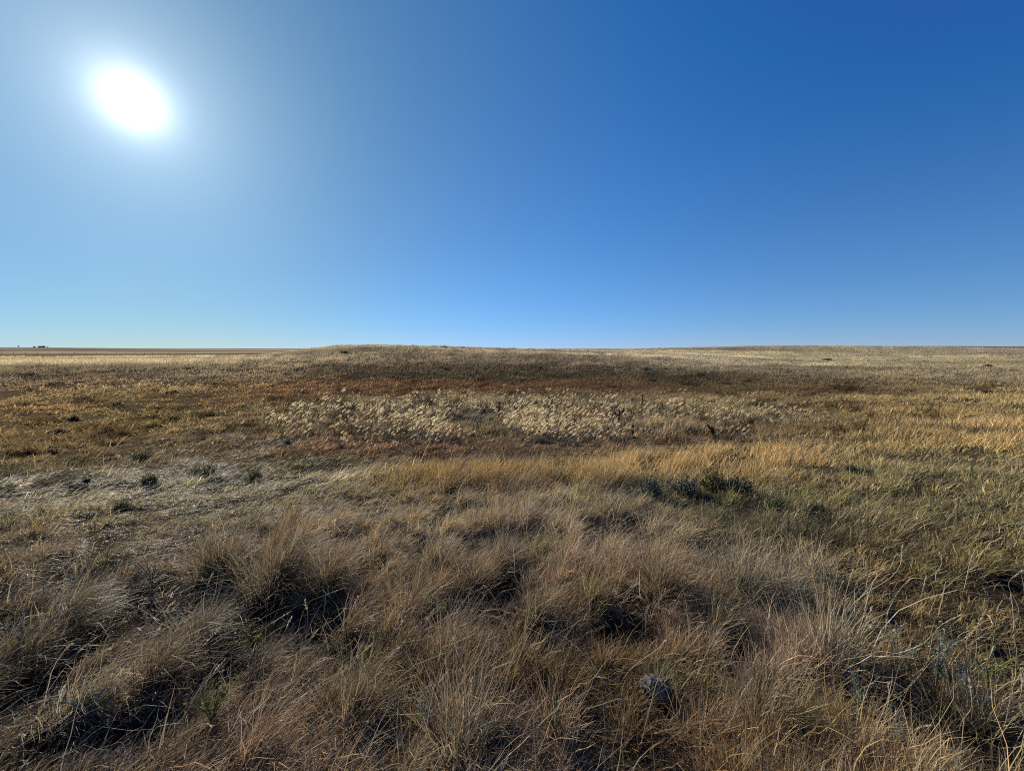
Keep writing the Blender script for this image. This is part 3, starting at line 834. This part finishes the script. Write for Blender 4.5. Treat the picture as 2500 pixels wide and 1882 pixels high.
SHR = [(1404, 1082, 74, 44, "blue grey leafy shrub at the left end of the bank shrubs", BG, None, NEAR_G), (1475, 1070, 60, 38, "grey green shrub second from left on the bank", BG, None, NEAR_G),
       (1540, 1064, 66, 44, "bright olive leafy shrub in the middle of the bank shrubs", (.085, .095, .028), (.11, .055, .03), NEAR_G),
       (1596, 1074, 66, 40, "dark green shrub with arching reddish tips on the bank", DG, (.12, .06, .03), NEAR_G), (1672, 1108, 60, 30, "dark shrub low in the olive grass right of the bank shrubs", GR, None, NEAR_G),
       (1755, 1108, 50, 22, "small dark green shrub farthest right on the bank", DG, None, NEAR_G), (1208, 1092, 46, 26, "small grey green shrub left of the bank shrubs", BG, None, NEAR_G),
       (1850, 1026, 60, 16, "flat dark green shrub below the golden grass at right", GR, None, NEAR_G),
       (743, 764, 18, 7, "dark shrub near the crest of the low hill", DG, None, FAR_G), (959, 798, 26, 8, "dark shrub at the foot of the hill left of centre", DG, None, FAR_G),
       (1395, 802, 24, 9, "dark shrub at the foot of the slope right of centre", DG, None, FAR_G), (1786, 779, 22, 5, "grey shrub alone on the pale right slope", (.07, .07, .06), None, FAR_G),
       (1773, 822, 16, 5, "small dark shrub on the rust edge at right", DG, None, FAR_G), (2038, 819, 34, 8, "wide olive dark shrub on the right slope", GR, None, FAR_G),
       (2126, 849, 30, 9, "dark matted shrub near the right picture edge", (.045, .042, .03), None, FAR_G), (2136, 793, 14, 6, "small dark shrub high on the right slope", DG, None, FAR_G),
       (54, 812, 46, 9, "blue dark shrub low on the far left slope", (.05, .06, .05), None, FAR_G), (646, 802, 30, 7, "dark shrub left of the hill foot", DG, None, FAR_G),
       (963, 752.6, 5, 3, "tiny bush on the skyline left of centre", DG, None, FAR_G), (998, 753, 5, 3, "tiny bush on the skyline right of the other skyline bush", DG, None, FAR_G),
       (1160, 797, 30, 8, "brown dark shrub in the sedge at the middle", (.045, .042, .025), None, FAR_G), (1410, 823, 20, 6, "dark shrub at the lower edge of the sedge right of centre", DG, None, FAR_G)]
for i, (px, py, w_, h_, lb, lc, tp, gp) in enumerate(SHR): shrub(px, py, w_, h_, lb, lc, 500 + i, 1100 if gp == NEAR_G else 420, gp, .026, tp)

# ------------------------------------------------------------------ silver sage sprigs and yellow green herbs close to the camera
def sprig(px, py, hpx, label, leafc, seed, ns=7, n=26, name="sage_sprig", cat="herb", group=None, ll=.028, lw=.008):
    X, Y, Z = at(px, py); r = np.random.default_rng(seed)
    d_ = math.sqrt(X * X + Y * Y + EYE * EYE)
    h = hpx / FPX * d_ * 1.25
    t = empty(name, (X, Y, Z), label, cat, group)
    for k in range(ns):
        a = r.uniform(0, 6.28); sp = r.uniform(.2, 1.0) * h * .7
        P = np.array([[math.cos(a) * sp * q * q, math.sin(a) * sp * q * q, h * q * r.uniform(.98, 1.02)] for q in np.linspace(0, 1, 7)])
        P[:, 2] = P[:, 2] * r.uniform(.6, 1.05) + .03
        V, F = tube(P, np.linspace(.003, .0015, 7), 5); mobj("stem", V, F, solid(np.asarray(leafc) * .7, V), M_stem, t)
        q = np.linspace(.2, 1, n); i0 = np.minimum((q * 6).astype(int), 5); f = (q * 6 - i0)[:, None]
        B = P[i0] * (1 - f) + P[i0 + 1] * f
        D = r.normal(0, 1, (n, 3)) * [1, 1, .5] + [0, 0, .8]
        mobj("leaves", *leaves(B, D, ll * r.uniform(.7, 1.3, n), lw, vary(leafc, n, r, .15), r), M_leaf, t)
SV = (.25, .27, .20); YG = (.23, .23, .075)
SG_ = "silver sage sprigs between the tussocks"; YG_ = "yellow green herbs between the tussocks"
SPR = [(1935, 1475, 60, "silver green sage sprig with the longest leaves at lower right", SV, SG_), (2020, 1495, 55, "silver sage sprig in the grass at lower right, middle of three", SV, SG_),
       (2050, 1505, 45, "sage sprig touching the yellow green herb at lower right", (.18, .25, .19), SG_), (1855, 1580, 55, "small sage sprig on the edge of the black gap at lower right", (.20, .25, .18), SG_),
       (1935, 1625, 30, "pale sage sprig down in the black gap at lower right", (.34, .37, .30), SG_), (2085, 1545, 34, "whitish dry sprig beside the black gap at right", (.40, .38, .32), SG_),
       (330, 1280, 55, "silvery sprig below the upright brown tussock at left", (.24, .25, .19), SG_), (205, 1575, 40, "pale blue green sprig in the lower left grass", (.19, .24, .19), SG_),
       (55, 1420, 40, "grey sprig near the left picture edge", (.22, .23, .19), SG_), (930, 1600, 45, "grey sage sprig at the bottom left of centre", (.24, .25, .22), SG_),
       (2130, 1500, 60, "yellow green herb with broad leaves at lower right", YG, YG_), (550, 1420, 42, "yellow green herb under the largest black hollow", (.19, .19, .06), YG_),
       (460, 1585, 48, "upright yellow green herb in the lower left", (.17, .165, .055), YG_), (955, 1355, 40, "yellow green herb in the dark gap left of centre", (.24, .26, .09), YG_),
       (955, 1450, 36, "pale yellow herb below the centre gap", (.28, .28, .12), YG_), (1185, 1610, 50, "dark green herb at the bottom right of centre", (.11, .12, .05), YG_)]
for i, (px, py, hp, lb, lc, gp) in enumerate(SPR):
    sprig(px, py, hp, lb, lc, 600 + i, 6 if gp == SG_ else 8, 22, "sage_sprig" if gp == SG_ else "leafy_herb", "herb", gp, .022 if gp == SG_ else .019, .006 if gp == SG_ else .008)

# ------------------------------------------------------------------ tall seed stalks
def stalk(bx, by, tx, ty, label, seed, group, thick=1.0, bend=.12):
    X, Y, Z = at(bx, by); r = np.random.default_rng(seed)
    a1 = (tx - CX) / FPX; v1 = (ty - CY) / FPX
    f1 = _cp - v1 * _sp; dz = -_sp - v1 * _cp
    Yt = Y * (1 + r.uniform(-.04, .05))
    tip = np.array([a1 * Yt / f1, Yt, EYE + dz * Yt / f1]); b = np.array([X, Y, Z])
    tip[2] = max(tip[2], Z + .08)
    d_ = math.hypot(X, Y)
    side = np.array([0, 0, 1.0]) * np.linalg.norm(tip - b) * bend
    q = np.linspace(0, 1, 14)[:, None]
    P = b + (tip - b) * q + side * np.sin(q * math.pi) + np.array([r.normal(0, .012), r.normal(0, .012), 0]) * np.sin(q * 7)
    P = P - b
    t = empty("seed_stalk", tuple(b), label, "grass stalk", group)
    w = max(.0014, .00055 * d_) * thick
    V, F = tube(P[:11], np.linspace(w * 1.1, w * .75, 11), 5); mobj("stem", V, F, vary((.60, .50, .32), len(V), r, .10), M_stem, t)
    hp = P[10:]; L_ = np.linalg.norm(hp[-1] - hp[0])
    V, F = tube(hp, np.linspace(w * 1.5, w * .7, len(hp)), 6)
    n = 34; q = r.random(n) * (len(hp) - 1.01); i0 = q.astype(int); f = (q - i0)[:, None]
    B = hp[i0] * (1 - f) + hp[i0 + 1] * f
    D = (hp[-1] - hp[0])[None] / (L_ + 1e-6) + r.normal(0, .22, (n, 3))
    mobj("seed_head", *join([(V, F, solid((.62, .52, .34), V)), leaves(B, D, r.uniform(.010, .020, n), .0032 * max(1, d_ / 2.5), vary((.66, .56, .37), n, r, .12), r)]), M_grass, t)
ST = [(990, 1517, 982, 1351, "straight upright seed stalk in the lower centre", .02), (934, 1600, 1065, 1364, "long seed stalk slanting right through the lower centre", .05),
      (1349, 1538, 1225, 1379, "long seed stalk leaning left above the lichen covered stone", .06), (1107, 1240, 1169, 1244, "bleached seed stalk lying flat below the grey lilac tussock", .02),
      (1340, 1480, 1454, 1368, "seed stalk slanting right behind the lichen covered stone", .05), (1773, 1400, 1776, 1174, "tall vertical seed stalk of the straw tussock at right", .0),
      (1786, 1412, 1844, 1232, "seed stalk curving right from the straw tussock", .08), (1817, 1378, 1963, 1177, "longest seed stalk leaning right from the straw tussock", .06),
      (1800, 1371, 1902, 1222, "seed stalk below the longest one of the straw tussock", .06), (1725, 1412, 1664, 1341, "short seed stalk leaning left from the straw tussock", .03),
      (1915, 1650, 2004, 1562, "thick bent seed stalk across the black gap at bottom right", .06), (2140, 1650, 2072, 1528, "seed stalk leaning left at the bottom right corner", .03),
      (2150, 1650, 2185, 1500, "upright seed stalk next to the bottom right corner", .02), (2195, 1655, 2209, 1520, "seed stalk cut by the right edge at the bottom", .02),
      (452, 1337, 454, 1242, "reddish upright seed stalk left of the largest black hollow", .0), (558, 1358, 748, 1269, "long seed stalk slanting right across the largest black hollow", .04),
      (609, 1330, 632, 1290, "short seed stalk in front of the largest black hollow", .02), (280, 1440, 420, 1330, "seed stalk slanting through the left foreground", .06),
      (0, 1320, 68, 1228, "seed stalk rising from the left picture edge", .08), (180, 1300, 150, 1245, "thin stalk leaning left in the left foreground", .05),
      (1024, 1092, 1075, 1061, "left stalk of the slanting ones before the golden strip", .02), (1065, 1096, 1099, 1061, "second slanting stalk before the golden strip", .02),
      (1109, 1100, 1133, 1061, "third slanting stalk before the golden strip", .02), (1136, 1100, 1187, 1061, "rightmost slanting stalk before the golden strip", .02),
      (912, 1098, 955, 1072, "pale slanting stalk at the left of the ones before the golden strip", .02), (1270, 1440, 1120, 1310, "thin stalk leaning left across the middle gap", .05),
      (300, 1640, 470, 1560, "long low stalk across the bottom left", .05), (20, 1640, 150, 1545, "low stalk in the bottom left corner", .05),
      (1560, 1600, 1620, 1470, "seed stalk in the grass right of the lichen covered stone", .03), (1870, 1540, 1980, 1470, "stalk slanting over the silver sage at lower right", .03),
      (2080, 1480, 2150, 1400, "stalk above the yellow green herb at right", .03), (620, 1530, 700, 1420, "seed stalk in the lower left centre", .04)]
for i, (bx, by, tx, ty, lb, bd) in enumerate(ST): stalk(bx, by, tx, ty, lb, 700 + i, "tall pale seed stalks of the foreground", 1.0, bd)
r = np.random.default_rng(31)
AREAS = [((1330, 1690), (1180, 1330), 46, "thin seed stalk leaning right in the fan of stalks at right of centre", "fan of seed stalks right of centre", (55, 35)),
         ((20, 520), (1190, 1330), 34, "short crooked seed stalk in the left grass below the straw", "crooked stalks in the left grass", (20, 45)),
         ((760, 1300), (1130, 1260), 34, "thin slanting seed stalk in the middle distance of the brown grass", "slanting stalks in the middle grass", (40, 35)),
         ((40, 1000), (1400, 1650), 40, "thin dry stalk in the lower left grass", "dry stalks in the lower left", (60, 70)),
         ((1700, 2200), (1250, 1640), 34, "thin dry stalk in the right grass", "dry stalks in the right grass", (40, 80))]
k = 0
for (xa, xb), (ya, yb), n, lb, gp, (sx, sy) in AREAS:
    for i in range(n):
        bx, by = r.uniform(xa, xb), r.uniform(ya, yb)
        sc = (by - 1000) / 350
        stalk(bx, by, bx + r.normal(sx, 28) * sc, by - abs(r.normal(sy, 22)) * sc - 14, lb, 900 + k, gp, r.uniform(.6, .9), r.uniform(0, .08)); k += 1

# ------------------------------------------------------------------ stones and the charred branch
def lump(name, px, py, size, mat, label, cat, seed, flat=.6, rough=.18):
    import bmesh
    X, Y, Z = at(px, py); bm = bmesh.new()
    bmesh.ops.create_icosphere(bm, subdivisions=5, radius=1)
    co = np.array([v.co[:] for v in bm.verts])
    nn = 1 + rough * (fbm(co[:, 0] * 1.6 + seed + co[:, 2], co[:, 1] * 1.6 - co[:, 2], 4)) + rough * .5 * fbm(co[:, 0] * 5 + seed, co[:, 2] * 5 + co[:, 1] * 3, 3)
    co = co * nn[:, None] * np.array(size); co[:, 2] = np.where(co[:, 2] < 0, co[:, 2] * .5, co[:, 2])
    for v, c in zip(bm.verts, co): v.co = c
    for f in bm.faces: f.smooth = True
    me = bpy.data.meshes.new(name); bm.to_mesh(me); bm.free(); me.materials.append(mat)
    o = link(bpy.data.objects.new(name, me)); o.location = (X, Y, Z + size[2] * (.35 if name == 'field_stone' else .75))
    return tag(o, label, cat)
M_lich = solid_mat("lichen_stone", (.035, .030, .026), (.20, .18, .16), 46, .95, .8, 10)
M_stone = solid_mat("field_stone", (.17, .13, .12), (.30, .24, .23), 12, .9, .5)
M_char = solid_mat("charred_wood", (.010, .008, .007), (.035, .026, .020), 30, .95, .8)
lump("lichen_stone", 1418, 1508, (.075, .062, .060), M_lich, "round grey lichen covered stone in the grass above a black gap", "stone", 3, rough=.35)
lump("field_stone", 1106, 1003, (.13, .09, .07), M_stone, "small pinkish stone at the upper edge of the golden grass", "stone", 8)
def branch():
    X, Y, Z = at(176, 1062); r = np.random.default_rng(4)
    X2, Y2, Z2 = at(196, 1051); X1, Y1, Z1 = at(150, 1066)
    t = empty("charred_branch", (X, Y, Z), "short charred black branch lying on the bleached straw at left", "branch")
    A, B = np.array([X1, Y1, Z1 + .05]) - [X, Y, Z], np.array([X2, Y2, Z2 + .09]) - [X, Y, Z]
    q = np.linspace(0, 1, 22)[:, None]
    P = A + (B - A) * q + np.stack([r.normal(0, .006, 22), r.normal(0, .006, 22), .02 * np.sin(q[:, 0] * 9)], 1)
    rad = (.020 + .016 * np.sin(q[:, 0] * math.pi) + r.normal(0, .005, 22)); rad[0] = rad[-1] = .006
    V, F = tube(P, rad, 10); V = V + r.normal(0, .0035, V.shape)
    mobj("wood", V, F, None, M_char, t)
    for i, dv in ((14, (.03, .02, .07)), (18, (.05, -.01, .04)), (8, (-.02, .03, .05))):
        S_ = np.array([P[i] + np.array(dv) * s_ for s_ in np.linspace(0, 1, 5)]); V, F = tube(S_, np.linspace(.011, .004, 5), 6)
        mobj("twig", V, F, None, M_char, t)
branch()

# ------------------------------------------------------------------ far away: farm, trees and the pasture fence
def box_mesh(x0, x1, y0, y1, z0, z1):
    V = np.array([[x, y, z] for z in (z0, z1) for y in (y0, y1) for x in (x0, x1)], float)
    F = np.array([[0, 2, 3, 1], [4, 5, 7, 6], [0, 1, 5, 4], [2, 6, 7, 3], [0, 4, 6, 2], [1, 3, 7, 5]])
    return V, F
def gable(w, d_, z0, rise, ov=.4):
    V = np.array([[-w / 2 - ov, -d_ / 2 - ov, z0], [w / 2 + ov, -d_ / 2 - ov, z0], [w / 2 + ov, 0, z0 + rise], [-w / 2 - ov, 0, z0 + rise],
                  [-w / 2 - ov, d_ / 2 + ov, z0], [w / 2 + ov, d_ / 2 + ov, z0]])
    top = V + [0, 0, .25]
    V = np.concatenate([V, top])
    F = np.array([[0, 3, 2, 1], [3, 4, 5, 2], [6, 7, 8, 9], [9, 8, 11, 10], [0, 1, 7, 6], [4, 10, 11, 5], [1, 2, 8, 7], [2, 5, 11, 8], [0, 6, 9, 3], [3, 9, 10, 4]])
    return V, F
M_wall = solid_mat("weathered_boards", (.10, .085, .075), (.16, .13, .11), 1.2, .9, .2)
M_roof = solid_mat("dull_metal_roof", (.13, .13, .135), (.20, .20, .20), 1.5, .6, .2)
M_post = solid_mat("old_post_wood", (.07, .055, .045), (.14, .11, .09), 6, .95, .3)
def far_xy(px, Y):
    X = (px - CX) / FPX * Y * (_cp + .0) / 1.0
    X = (px - CX) / FPX * (Y * _cp + .1 * 0)
    return X, Y, float(terrain(np.array([X]), np.array([Y]))[0])
def building(px, Y, w, d_, h, rise, name, label, wing=None):
    X, Y, Z = far_xy(px, Y)
    t = empty(name, (X, Y, Z), label, "farm building")
    mobj("wall", *box_mesh(-w / 2, w / 2, -d_ / 2, d_ / 2, -1, h), None, M_wall, t)
    mobj("roof", *gable(w, d_, h, rise), None, M_roof, t)
    mobj("door", *box_mesh(-2, 2, -d_ / 2 - .12, -d_ / 2 - .02, 0, h * .7), None, M_roof, t)
    if wing:
        mobj("silo", *tube(np.array([[wing, 0, -1], [wing, 0, h * 1.1], [wing, 0, h * 1.5]]), np.array([2.8, 2.8, 1.2]), 14), None, M_roof, t)
building(90.5, 2000, 24, 12, 5.0, 3.0, "barn", "long dark barn with a silo on the far left horizon", -8)
building(74.5, 2000, 7, 6, 3.2, 1.6, "shed", "small dark shed left of the barn on the far horizon")
def far_tree(px, Y, h, w, label, seed):
    X, Y, Z = far_xy(px, Y); r = np.random.default_rng(seed)
    t = empty("distant_tree", (X, Y, Z), label, "tree", "small trees by the far farm")
    V, F = tube(np.array([[0, 0, -.5], [.1, 0, h * .3], [0, .1, h * .8]]), np.array([.35, .25, .1]), 6); mobj("trunk", V, F, solid((.07, .055, .04), V), M_stem, t)
    n = 500
    u = r.normal(0, 1, (n, 3)); u /= np.linalg.norm(u, axis=1, keepdims=True); u *= r.random((n, 1)) ** .4
    B = np.array([0, 0, h * .62]) + u * np.array([w / 2, w / 2, h * .38]) * (1 + .3 * np.sin(u[:, :1] * 7))
    mobj("crown", *leaves(B, r.normal(0, 1, (n, 3)), .9, .6, vary((.06, .075, .04), n, r), r), M_leaf, t)
far_tree(40.5, 2000, 8.5, 6, "small lone tree left of the shed on the far horizon", 1)
far_tree(103.5, 2000, 5.5, 4, "small tree right of the barn on the far horizon", 2)
far_tree(83.5, 2020, 5, 5, "low tree between the shed and the barn on the far horizon", 3)
def fence():
    xs = [2, 28, 54, 80, 107, 134, 160, 183, 207, 228, 251, 271, 291, 311, 329, 347, 364, 381, 397]
    p = [far_xy(x_, 318 + .05 * x_) for x_ in xs]
    X0, Y0, Z0 = p[0]
    t = empty("wire_fence", (X0, Y0, Z0), "thin wire fence on posts crossing the far plain at left", "fence")
    for X, Y, Z in p:
        mobj("post", *box_mesh(X - X0 - .07, X - X0 + .07, Y - Y0 - .07, Y - Y0 + .07, Z - Z0 - .3, Z - Z0 + 1.35), None, M_post, t)
    for hz in (.45, .8, 1.15):
        V, F = tube(np.array([[X - X0, Y - Y0 - .08, Z - Z0 + hz] for X, Y, Z in p]), .006, 4)
        mobj("wire", V, F, None, M_roof, t)
fence()
